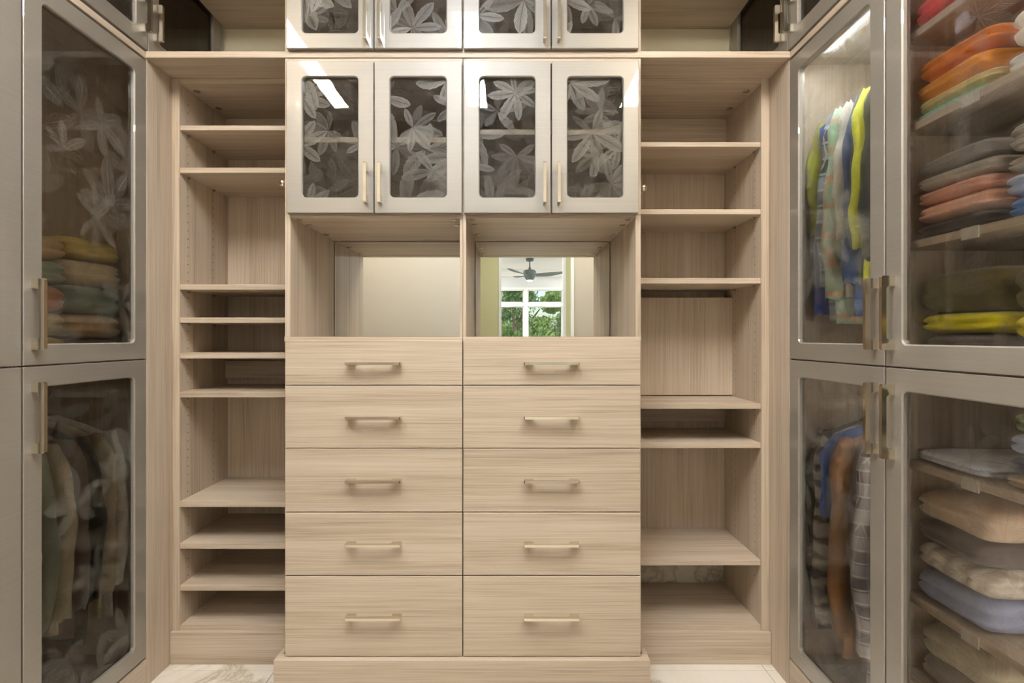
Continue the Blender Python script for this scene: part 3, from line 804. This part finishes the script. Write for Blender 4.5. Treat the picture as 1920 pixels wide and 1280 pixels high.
def garment(x0, x1, yc, ztop, zbot, th, mat, label, group, seed, door_side, sleeve=None, hem=0.0, name='hanging_garment', cat='garment', sleeve_mat=None):
    """a piece of clothing on a hanger: shoulders along x, hung from a rod along y; door_side is -1/+1, the x side with the visible sleeve"""
    rnd = random.Random(seed); o1 = rnd.uniform(0, 50)
    cx = (x0 + x1) / 2; hw = (x1 - x0) / 2
    g = thing(name, (cx, yc, zbot), label, cat, group)
    nz, nk = 26, 44
    L = []
    for a in range(nz + 1):
        f = a / nz; z = ztop + (zbot - ztop) * f
        sh = min(1, f / .13)                                     # shoulder slope
        wx = hw * (.16 + .84 * math.sin(sh * math.pi / 2)) * (1 - .10 * math.sin(min(1, f * 1.4) * math.pi))
        t = th * (.35 + .65 * min(1, f / .10)) * (.85 + .15 * f)
        lp = []
        for k in range(nk):
            q = 6.28318 * k / nk
            cxs, sn = math.cos(q), math.sin(q)
            px = wx * math.copysign(abs(cxs) ** .75, cxs); py = t * .5 * math.copysign(abs(sn) ** .8, sn)
            fold = noise.noise(((cx + px) * 17, z * 2.2, 3.3)) * .022 + noise.noise((px * 40, z * 5, o1 + 9)) * th * .10
            py += fold * min(1, f / .12); px += noise.noise((o1, z * 7, q * 2)) * .010
            lp.append((cx + px, yc + py, z + hem * math.sin(q * 3 + o1) * f))
        L.append(lp)
    MB().loops(L, cap=True).build('body', mat, g, smooth=True)
    if sleeve:
        for sd in (door_side, -door_side):
            L = []
            sx = cx + sd * (hw * .86); n = 18
            for a in range(n):
                f = a / (n - 1)
                px = sx + sd * (.014 + .03 * math.sin(f * 2.2)) + .005 * math.sin(f * 9 + o1)
                zz = ztop - .055 - sleeve * f
                rx = .036 * (1 - .25 * f) * (.55 + .45 * min(1, f * 8)) * (1 + .12 * math.sin(f * 21 + o1))
                ry = th * .52 * (.6 + .4 * min(1, f * 8)) * (1 + .10 * math.sin(f * 17 + o1))
                py = yc + noise.noise((px * 17, zz * 2.2, 3.3)) * .022 * min(1, f * 4)
                L.append([(px + rx * math.cos(6.28318 * k / 14), py + ry * math.sin(6.28318 * k / 14), zz + .008 * math.sin(k * 2.3 + o1 + a)) for k in range(14)])
            MB().loops(L, cap=True).build('sleeve', sleeve_mat or mat, g, smooth=True)
    # hanger
    hk = MB(); zr = ztop + .075
    hk.tube([(cx, yc, ztop + .005), (cx, yc, zr - .03), (cx + .012, yc, zr - .018), (cx + .018, yc, zr), (cx + .010, yc, zr + .016), (cx - .008, yc, zr + .018), (cx - .016, yc, zr + .006)], .0022, 6)
    h = hk.build('hook', 'steel', g)
    MB().tube([(cx - hw * .8, yc, ztop - .075), (cx - hw * .4, yc, ztop - .03), (cx, yc, ztop + .006), (cx + hw * .4, yc, ztop - .03), (cx + hw * .8, yc, ztop - .075)], .006, 8).build('hanger', 'hanger_wood', g, smooth=True)
    return g
def folded(xc, yc, z, dx, dy, h, mat, label, group, seed, rot=0, lobes=2, cat='folded clothing', name='folded_sweater'):
    """folded knitwear: layered slab with round fold edges"""
    rnd = random.Random(seed); o1 = rnd.uniform(0, 90)
    nu, nv = 40, 22; L = []
    ca, sa = math.cos(R(rot)), math.sin(R(rot))
    for a in range(1, nv):
        ph = -math.pi / 2 + math.pi * a / nv
        cz = math.sin(ph); cr = math.cos(ph)
        zz = math.copysign(abs(cz) ** .72, cz)
        rr = abs(cr) ** .24
        # groove(s) between the folded layers
        rel = (zz + 1) / 2 * lobes
        gr = abs(rel - round(rel)); groove = 1 - .07 * max(0, 1 - gr / .10) * (0 < round(rel) < lobes)
        lp = []
        for k in range(nu):
            q = 6.28318 * k / nu
            c_, s_ = math.cos(q), math.sin(q)
            ex = .24
            px = dx / 2 * math.copysign(abs(c_) ** ex, c_) * rr * groove
            py = dy / 2 * math.copysign(abs(s_) ** ex, s_) * rr * groove
            nn = noise.noise((px * 9 + o1, py * 9, o1 + zz)) ; n2 = noise.noise((px * 30 + o1, py * 30, zz * 4))
            pz = h / 2 * zz * (1 - .12 * abs(nn)) + h / 2
            px += .006 * n2 + .008 * nn; py += .006 * n2
            lp.append((xc + px * ca - py * sa, yc + px * sa + py * ca, z + max(0.0, pz)))
        L.append(lp)
    o = MB().loops(L, cap=True).build(name, mat, smooth=True)
    tag(o, label, cat, group)
    return o

# rods
def rod(cab, z):
    c, xf, xb, y0, y1 = cab
    xm = (xf + xb) / 2
    MB().tube([(xm, y0 + .011, z), (xm, y1 - .011, z)], .013, 14).build('hanging_rod', 'steel', c, smooth=True)
    return xm
RX0, RX1 = 1.025, 1.49
xm = rod(cabs[1, 0], 2.06); rod(cabs[1, 0], 1.02)
UPR = 'hanging clothes in the upper right cabinet'
LWR = 'hanging clothes in the lower right cabinet'
G = garment
fabric('f_olive', (.42, .42, .06)); fabric('f_royal', (.03, .08, .42)); plaid('f_navyplaid', (.03, .045, .10), (.40, .46, .52), (.7, .72, .75), 60)
plaid('f_mintplaid', (.42, .62, .42), (.62, .70, .60), (.75, .38, .20), 34); fabric('f_cream', (.72, .66, .57)); fabric('f_denim', (.035, .075, .20), 300, .3)
fabric('f_yellow', (.78, .80, .08)); fabric('f_black', (.012, .016, .016)); fabric('f_lime', (.50, .58, .14)); fabric('f_white', (.80, .77, .72), 120); fabric('f_orange', (.85, .33, .04), 120)
fabric('f_tan', (.45, .31, .17)); fabric('f_khaki', (.52, .45, .33))
zt = 1.985
G(1.055, RX1, 1.783, zt, 1.36, .026, 'f_olive', 'olive-yellow top hanging against the far side panel', UPR, 1, -1, sleeve=.38)
G(1.02, RX1, 1.750, zt, 1.28, .024, 'f_royal', 'royal blue garment hanging beside the olive-yellow top', UPR, 2, -1)
G(1.05, RX1, 1.714, zt, 1.26, .036, 'f_navyplaid', 'navy and white plaid shirt hanging on the upper rod', UPR, 3, -1, sleeve=.56, name='plaid_shirt', cat='shirt')
G(1.04, RX1, 1.666, zt, 1.25, .040, 'f_mintplaid', 'mint green plaid shirt with orange stripes on the upper rod', UPR, 4, -1, sleeve=.60, name='plaid_shirt', cat='shirt')
G(1.045, RX1, 1.622, zt, 1.33, .034, 'f_cream', 'cream white blouse hanging between mint plaid and blue denim', UPR, 5, -1, sleeve=.42, name='blouse', cat='blouse')
G(1.045, RX1, 1.580, zt, 1.27, .034, 'f_denim', 'dark blue denim shirt hanging beside the bright yellow top', UPR, 6, -1, sleeve=.56, name='denim_shirt', cat='shirt')
G(1.04, RX1, 1.536, zt, 1.36, .032, 'f_yellow', 'bright lemon yellow top hanging beside the black jacket', UPR, 7, -1, sleeve=.46)
G(1.04, RX1, 1.492, zt, 1.33, .040, 'f_black', 'black jacket hanging on the upper rod', UPR, 8, -1, sleeve=.50, name='jacket', cat='jacket')
G(1.06, RX1, 1.447, zt, 1.29, .034, 'f_lime', 'lime green cardigan hanging behind the black jacket', UPR, 9, -1, sleeve=.52, name='cardigan', cat='cardigan')
G(1.06, RX1, 1.410, zt, 1.24, .028, 'f_khaki', 'khaki shirt hanging beside the lime green cardigan', UPR, 10, -1, sleeve=.54, name='shirt', cat='shirt')
G(1.08, RX1, 1.378, zt, 1.22, .022, 'f_white', 'white knit top hanging at the near end of the upper rod', UPR, 11, -1)
zt = .945
dotted('f_dots', (.02, .02, .022), (.42, .40, .38)); ribbed('f_zebra', (.74, .71, .62), (.16, .14, .12), 110); fabric('f_blue', (.03, .13, .50)); fabric('f_brown', (.36, .17, .06), 160, .25)
fabric('f_taupe', (.17, .13, .12)); plaid('f_tweed', (.05, .045, .045), (.30, .28, .27), (.42, .40, .38), 82, .0, .80); fabric('f_azure', (.02, .22, .62)); fabric('f_fur', (.80, .72, .60), 90)
G(1.05, RX1, 1.784, zt, .22, .024, 'f_dots', 'black dotted dress hanging against the far side panel', LWR, 21, -1, sleeve=.5, name='dress', cat='dress')
G(1.045, RX1, 1.742, zt, .25, .036, 'f_zebra', 'cream knit coat with black bands on the lower rod', LWR, 22, -1, sleeve=.62, name='knit_coat', cat='coat')
G(1.045, RX1, 1.695, zt, .42, .030, 'f_blue', 'deep blue top hanging behind the brown coat', LWR, 23, -1, sleeve=.26)
G(1.04, RX1, 1.642, zt, .21, .060, 'f_brown', 'caramel brown coat hanging on the lower rod', LWR, 24, -1, sleeve=.60, name='coat', cat='coat')
G(1.06, RX1, 1.580, zt, .20, .030, 'f_taupe', 'dark taupe jacket hanging between brown coat and grey plaid', LWR, 25, -1, sleeve=.5, name='jacket', cat='jacket')
G(1.04, RX1, 1.532, zt, .19, .044, 'f_tweed', 'grey and black checked wool coat on the lower rod', LWR, 26, -1, sleeve=.60, name='wool_coat', cat='coat')
G(1.04, RX1, 1.480, zt, .17, .034, 'f_azure', 'azure blue dress hanging beside the checked wool coat', LWR, 27, -1, name='dress', cat='dress')
G(1.05, RX1, 1.436, zt, .16, .042, 'f_fur', 'cream fluffy coat hanging at the near end of the lower rod', LWR, 28, -1, sleeve=.55, name='fluffy_coat', cat='coat')
G(1.06, RX1, 1.388, zt, .20, .036, 'f_black', 'black coat hanging beside the cream fluffy coat', LWR, 29, -1, sleeve=.5, name='coat', cat='coat')

# shelves with folded knitwear
c, xf, xb, y0, y1 = cabs[1, 1]
SX = xf + .020
SHZ = [1.958, 1.730, 1.437, .888, .553, .357]
for z in SHZ:
    sh = part('shelf', 'wood_depth', c, SX, xb - .009, y0 + .010, y1 - .010, z - .0095, z + .0095)
    if z not in (1.958, .357):
        MB().box(SX - .003, SX, 1.125, 1.170, z - .016, z + .011, bev=.001).build('label_holder', 'clear_plastic', sh)
FS = 'folded knitwear on the right cabinet shelves'
top = lambda z: z + .0095
def stack(z, x, y, items, seed):
    zz = z
    for i, (mat, h, lab, dx, dy, rot) in enumerate(items):
        folded(x + dx / 2, y, zz, dx, min(dy, .212), h, mat, lab, FS, seed + i, rot)
        zz += h
fabric('f_red', (.75, .10, .10), 100); fabric('f_orange2', (.72, .20, .02), 100); fabric('f_straw', (.78, .60, .25), 100); fabric('f_aqua', (.45, .78, .70), 100)
fabric('f_pink', (.90, .52, .37), 100); fabric('f_pink2', (.88, .48, .36), 100); fabric('f_grey', (.32, .29, .27), 100); fabric('f_stone', (.55, .50, .43), 100); fabric('f_char', (.055, .05, .05), 100)
fabric('f_sky', (.45, .52, .70), 100); fabric('f_cobalt', (.06, .20, .52), 100); ribbed('f_rib', (.55, .48, .38), (.30, .26, .20), 520)
fabric('f_moss', (.10, .085, .028), 60, .5); fabric('f_lemon', (.74, .66, .02), 100); fabric('f_plum', (.085, .07, .075), 100)
fabric('f_ice', (.70, .74, .80), 100); fabric('f_navy', (.03, .04, .075), 100); fabric('f_beige', (.58, .45, .33), 80); fabric('f_peri', (.34, .38, .53), 100)
ribbed('f_cable', (.74, .68, .58), (.55, .48, .40), 130, 1); fabric('f_oat', (.55, .49, .36), 60); fabric('f_green', (.16, .22, .07)); fabric('f_dgrey', (.15, .13, .125), 80)
A, B = 1.225, 1.005            # centres of the two columns of stacks
sx = SX + .012
stack(top(1.958), sx - .008, A, [('f_red', .075, 'coral red folded sweater on the topmost shelf', .32, .20, 0)], 100)
stack(top(1.730), sx, A, [('f_aqua', .020, 'thin aqua folded top at the bottom of the orange stack', .34, .24, 0), ('f_straw', .032, 'straw yellow folded sweater on the aqua top', .33, .23, 2), ('f_orange', .045, 'bright orange folded sweater above the straw yellow one', .33, .24, -2), ('f_orange2', .050, 'deep orange folded sweater on top of the orange stack', .31, .21, 3)], 110)
stack(top(1.730), sx, B, [('f_white', .045, 'white folded top beside the orange stack', .34, .17, 0), ('f_fur', .085, 'cream fluffy folded sweater on the white top', .31, .16, 4)], 120)
stack(top(1.437), sx, A, [('f_char', .040, 'charcoal folded sweater under the pink ones', .33, .24, 0), ('f_pink', .045, 'salmon pink folded sweater above the charcoal one', .34, .24, 1), ('f_pink2', .034, 'rose pink folded sweater under the stone grey one', .32, .22, -2), ('f_stone', .036, 'stone beige folded sweater on the pink ones', .31, .22, 3), ('f_grey', .042, 'mid grey folded sweater topping the pink stack', .31, .21, -3)], 130)
stack(top(1.437), sx, B, [('f_cobalt', .045, 'cobalt blue folded sweater beside the charcoal one', .33, .17, 0), ('f_sky', .050, 'pale blue folded sweater on the cobalt one', .34, .19, 2), ('f_stone', .036, 'oatmeal folded sweater on the pale blue one', .31, .17, -2), ('f_rib', .065, 'ribbed taupe folded sweater topping the blue stack', .30, .17, 3)], 140)
bz = SPL + .0085
stack(bz, sx + .01, A, [('f_plum', .075, 'dark plum folded sweater under the lemon yellow one', .33, .23, 0), ('f_lemon', .050, 'lemon yellow folded sweater on the dark plum one', .34, .25, 1), ('f_moss', .10, 'fuzzy dark moss folded blanket on the lemon yellow sweater', .31, .23, 2)], 150)
stack(bz, sx + .01, B, [('f_white', .06, 'white folded sweater beside the dark plum one', .33, .15, 0), ('f_lemon', .055, 'mustard yellow folded sweater on the white one', .32, .16, 1), ('f_moss', .10, 'fuzzy dark olive folded blanket on the mustard sweater', .31, .16, -2)], 160)
stack(top(.888), sx, A, [('f_ice', .032, 'ice white folded top lying alone on its shelf', .33, .24, -2)], 170)
stack(top(.888), sx, B, [('f_beige', .030, 'beige folded top under the navy one', .33, .18, 0), ('f_navy', .040, 'navy folded sweater under the light blue one', .34, .17, 1), ('f_sky', .045, 'light blue folded sweater on the navy one', .32, .16, -2), ('f_green', .045, 'dark green folded sweater on the light blue one', .30, .15, 2)], 180)
stack(top(.553), sx, A, [('f_peri', .075, 'periwinkle blue folded sweater at the bottom of its stack', .35, .29, 0), ('f_cable', .065, 'cream cable-knit folded sweater on the periwinkle one', .33, .27, 1), ('f_dgrey', .055, 'dark grey folded sweater on the cream cable-knit', .30, .24, -2), ('f_beige', .075, 'tan fluffy folded sweater directly under the shelf', .31, .25, 2)], 190)
stack(top(.357), sx + .01, A, [('f_grey', .055, 'grey folded sweater under the oatmeal knit', .32, .25, 0), ('f_oat', .080, 'oatmeal chunky knit folded on the grey sweater', .33, .27, 2)], 200)

# left cabinet: folded clothes above, hanging clothes below
c, xf, xb, y0, y1 = cabs[0, 0]
LS = 'folded clothes in the left cabinet'
fabric('f_terra', (.48, .22, .12)); fabric('f_sage', (.22, .26, .20)); fabric('f_mustard', (.50, .38, .12)); fabric('f_sand', (.50, .41, .27))
ztop = SPL + .0085
for col_i, (yc, items) in enumerate(((1.47, [('f_mustard', .07, 'mustard folded jumper at the foot of a stack'), ('f_sand', .07, 'sand folded jumper above the mustard one'), ('f_terra', .08, 'terracotta folded jumper under the tan one'), ('f_sage', .07, 'sage green folded jumper over the terracotta one'), ('f_tan', .07, 'tan folded jumper topping the terracotta stack')]),
                                     (1.69, [('f_taupe', .06, 'dark taupe folded jumper at the foot of a stack'), ('f_tan', .08, 'tan folded jumper above the dark taupe one'), ('f_sage', .09, 'sage green folded jumper in the middle of its stack'), ('f_sand', .08, 'sand folded jumper over the sage green one'), ('f_mustard', .07, 'mustard folded jumper topping the taupe stack')]))):
    zz = ztop
    for i, (mt, h, lab) in enumerate(items):
        folded(xf - .04 - .17, yc, zz, .34, .21, h, mt, lab + ' behind the left glass', LS, 300 + 10 * col_i + i, (i % 3 - 1) * 2); zz += h
rod(cabs[0, 0], 1.02)
HL = 'hanging clothes in the lower left cabinet'
LX0, LX1 = -1.78, -1.32
zt = .945
for i, (yc, mt, zb, th, lab) in enumerate(((1.76, 'f_white', .28, .040, 'white blouse hanging against the bay-side panel'), (1.705, 'f_sand', .30, .044, 'sand jacket hanging beside the white blouse'), (1.65, 'f_black', .25, .044, 'black trousers suit hanging beside the sand jacket'),
                                           (1.595, 'f_taupe', .30, .044, 'dark taupe coat hanging beside the black suit'), (1.54, 'f_khaki', .34, .044, 'khaki jacket hanging beside the dark taupe coat'), (1.48, 'f_sage', .26, .044, 'sage green dress hanging beside the khaki jacket'), (1.42, 'f_stone', .30, .040, 'stone grey cardigan hanging beside the sage dress'))):
    G(LX0, LX1, yc, zt, zb, th, mt, lab + ' behind the left lower glass', HL, 400 + i, 1, sleeve=.5)

# ------------------------------------------------------------------ ceiling fan in the room behind
fx, fy = .40, -5.78
fan = thing('ceiling_fan', (fx, fy, 2.30), 'grey three-blade ceiling fan with a rounded light housing', 'ceiling fan')
MB().lathe((fx, fy, CEIL), [(.075, 0), (.078, -.03), (.06, -.055), (.02, -.062)], 24).build('canopy', 'fan_grey', fan, smooth=True)
MB().tube([(fx, fy, CEIL - .05), (fx, fy, 2.53)], .013, 12).build('down_rod', 'fan_grey', fan)
MB().lathe((fx, fy, 2.32), [(.055, 0), (.085, .03), (.115, .09), (.13, .14), (.122, .185), (.09, .205), (.03, .215), (.022, .24), (.014, .27)], 28).build('motor_housing', 'fan_grey', fan, smooth=True)
MB().lathe((fx, fy, 2.312), [(.05, 0), (.052, .008)], 24).build('lamp_lens', 'led', fan)
for k, a in enumerate((6, 126, 246)):
    a = R(a); ca, sa = math.cos(a), math.sin(a)
    L = []
    for i in range(14):
        f = i / 13; r = .09 + .60 * f; wd = .055 + .05 * math.sin(min(1, f * 1.5) * math.pi / 2) - .085 * max(0, f - .55) ** 1.2 * 1.8
        wd = max(wd, .02); tl = R(16 - 8 * f); zc_ = 2.425 + .05 * f * f
        lp = []
        for (sw, st) in ((-1, -1), (1, -1), (1, 1), (-1, 1)):
            lat = sw * wd * math.cos(tl); h = sw * wd * math.sin(tl) + st * .005
            lp.append((fx + ca * r - sa * lat, fy + sa * r + ca * lat, zc_ + h))
        L.append(lp)
    MB().loops(L, cap=True).build('blade', 'fan_grey', fan)

# ------------------------------------------------------------------ garden beyond the window
def leafy(name, c1, c2):
    m, t, out = newmat(name)
    g = nd(t, 'ShaderNodeNewGeometry'); n = nd(t, 'ShaderNodeTexNoise', Scale=6.0, Detail=3.0); t.links.new(g.outputs['Position'], n.inputs['Vector'])
    cc = ramp(t, n.outputs[0], [(.35, c1), (.65, c2)])
    p = bsdf(t, None, cc, .55); tl = nd(t, 'ShaderNodeBsdfTranslucent'); t.links.new(cc, tl.inputs[0])
    mx = nd(t, 'ShaderNodeMixShader'); mx.inputs[0].default_value = .35
    t.links.new(p.outputs[0], mx.inputs[1]); t.links.new(tl.outputs[0], mx.inputs[2]); t.links.new(mx.outputs[0], out.inputs[0])
leafy('leaf_dark', (.07, .15, .06), (.20, .33, .13)); leafy('leaf_mid', (.14, .26, .08), (.36, .50, .18)); leafy('leaf_light', (.28, .42, .12), (.56, .68, .28))
plain('bark', (.10, .07, .05), rough=.9)
mottled('grass', (.10, .20, .04), (.20, .32, .08), 8, .9)
struct('ground', 'grass', -30, 30, -60, -7.63, -.75, -.65)
def tree(x, y, h, r, mat, label, seed, n=5200, low=.0):
    rnd = random.Random(seed); zb = -.65
    t = thing('garden_tree', (x, y, zb), label, 'tree', 'trees beyond the window')
    tk = MB(); tk.tube([(x, y, zb), (x + .05, y, zb + h * .3), (x - .04, y + .03, zb + h * .7)], [r * .09, r * .07, r * .03], 8)
    for k in range(5):
        a = rnd.uniform(0, 6.28); z0 = zb + h * rnd.uniform(.22, .5)
        tk.tube([(x, y, z0), (x + math.cos(a) * r * .4, y + math.sin(a) * r * .4, z0 + h * .13), (x + math.cos(a) * r * .7, y + math.sin(a) * r * .7, z0 + h * .25)], [r * .045, r * .03, r * .012], 6)
    tk.build('trunk', 'bark', t)
    lf = MB()
    cl = []
    for k in range(34):
        a = rnd.uniform(0, 6.28); f = rnd.random(); rr = r * math.sqrt(rnd.random()) * math.sin(math.pi * (.12 + .80 * f)) * 1.05
        cl.append((x + rr * math.cos(a), y + rr * math.sin(a), zb + h * (low + (.97 - low) * f), r * rnd.uniform(.20, .36)))
    for q in range(n):
        c_ = cl[rnd.randrange(len(cl))]
        d = Vector((rnd.gauss(0, 1), rnd.gauss(0, 1), rnd.gauss(0, 1))).normalized() * c_[3] * rnd.uniform(.6, 1.05)
        p = Vector(c_[:3]) + d
        if p.z < zb + .05: continue
        s_ = rnd.uniform(.035, .085)
        a1 = Vector((rnd.gauss(0, 1), rnd.gauss(0, 1), rnd.gauss(0, 1))).normalized(); a2 = a1.orthogonal().normalized()
        k = len(lf.v)
        lf.v += [tuple(p - a1 * s_), tuple(p + a2 * s_ * .5), tuple(p + a1 * s_), tuple(p - a2 * s_ * .5)]
        lf.f.append([k, k + 1, k + 2, k + 3])
    me_o = lf.build('foliage', mat, t, kind='stuff')
    return t
tree(-1.1, -10.4, 4.4, .95, 'leaf_mid', 'mid green leafy tree behind the left window panes', 1, low=.10)
tree(.15, -12.6, 4.3, .95, 'leaf_dark', 'dark green tree rising behind the window mullion', 2, low=.10)
tree(1.35, -10.7, 3.15, .85, 'leaf_mid', 'rounded green tree behind the right window panes', 3, 7000, low=.02)
tree(3.05, -12.4, 3.2, .95, 'leaf_light', 'pale yellow-green shrubby tree at the right window edge', 4, 7000, low=.02)
tree(2.25, -15.0, 4.9, 1.0, 'leaf_dark', 'dark slender tree standing behind the rounded green tree', 5, 7000, low=.10)
tree(-.1, -9.0, 2.1, .6, 'leaf_light', 'low pale bush under the window beside the mullion', 6, 4500, low=.02)
tree(4.6, -19.0, 4.2, 1.8, 'leaf_mid', 'distant broad green tree behind the pale shrubby tree', 7, 7000, low=.05)
tree(-2.6, -15.5, 5.2, 1.6, 'leaf_dark', 'tall dark tree far behind the mid green tree', 8, low=.08)
tree(.4, -19.0, 4.3, 2.0, 'leaf_mid', 'distant low tree filling the gap behind the dark green tree', 9, 9000, low=.03)
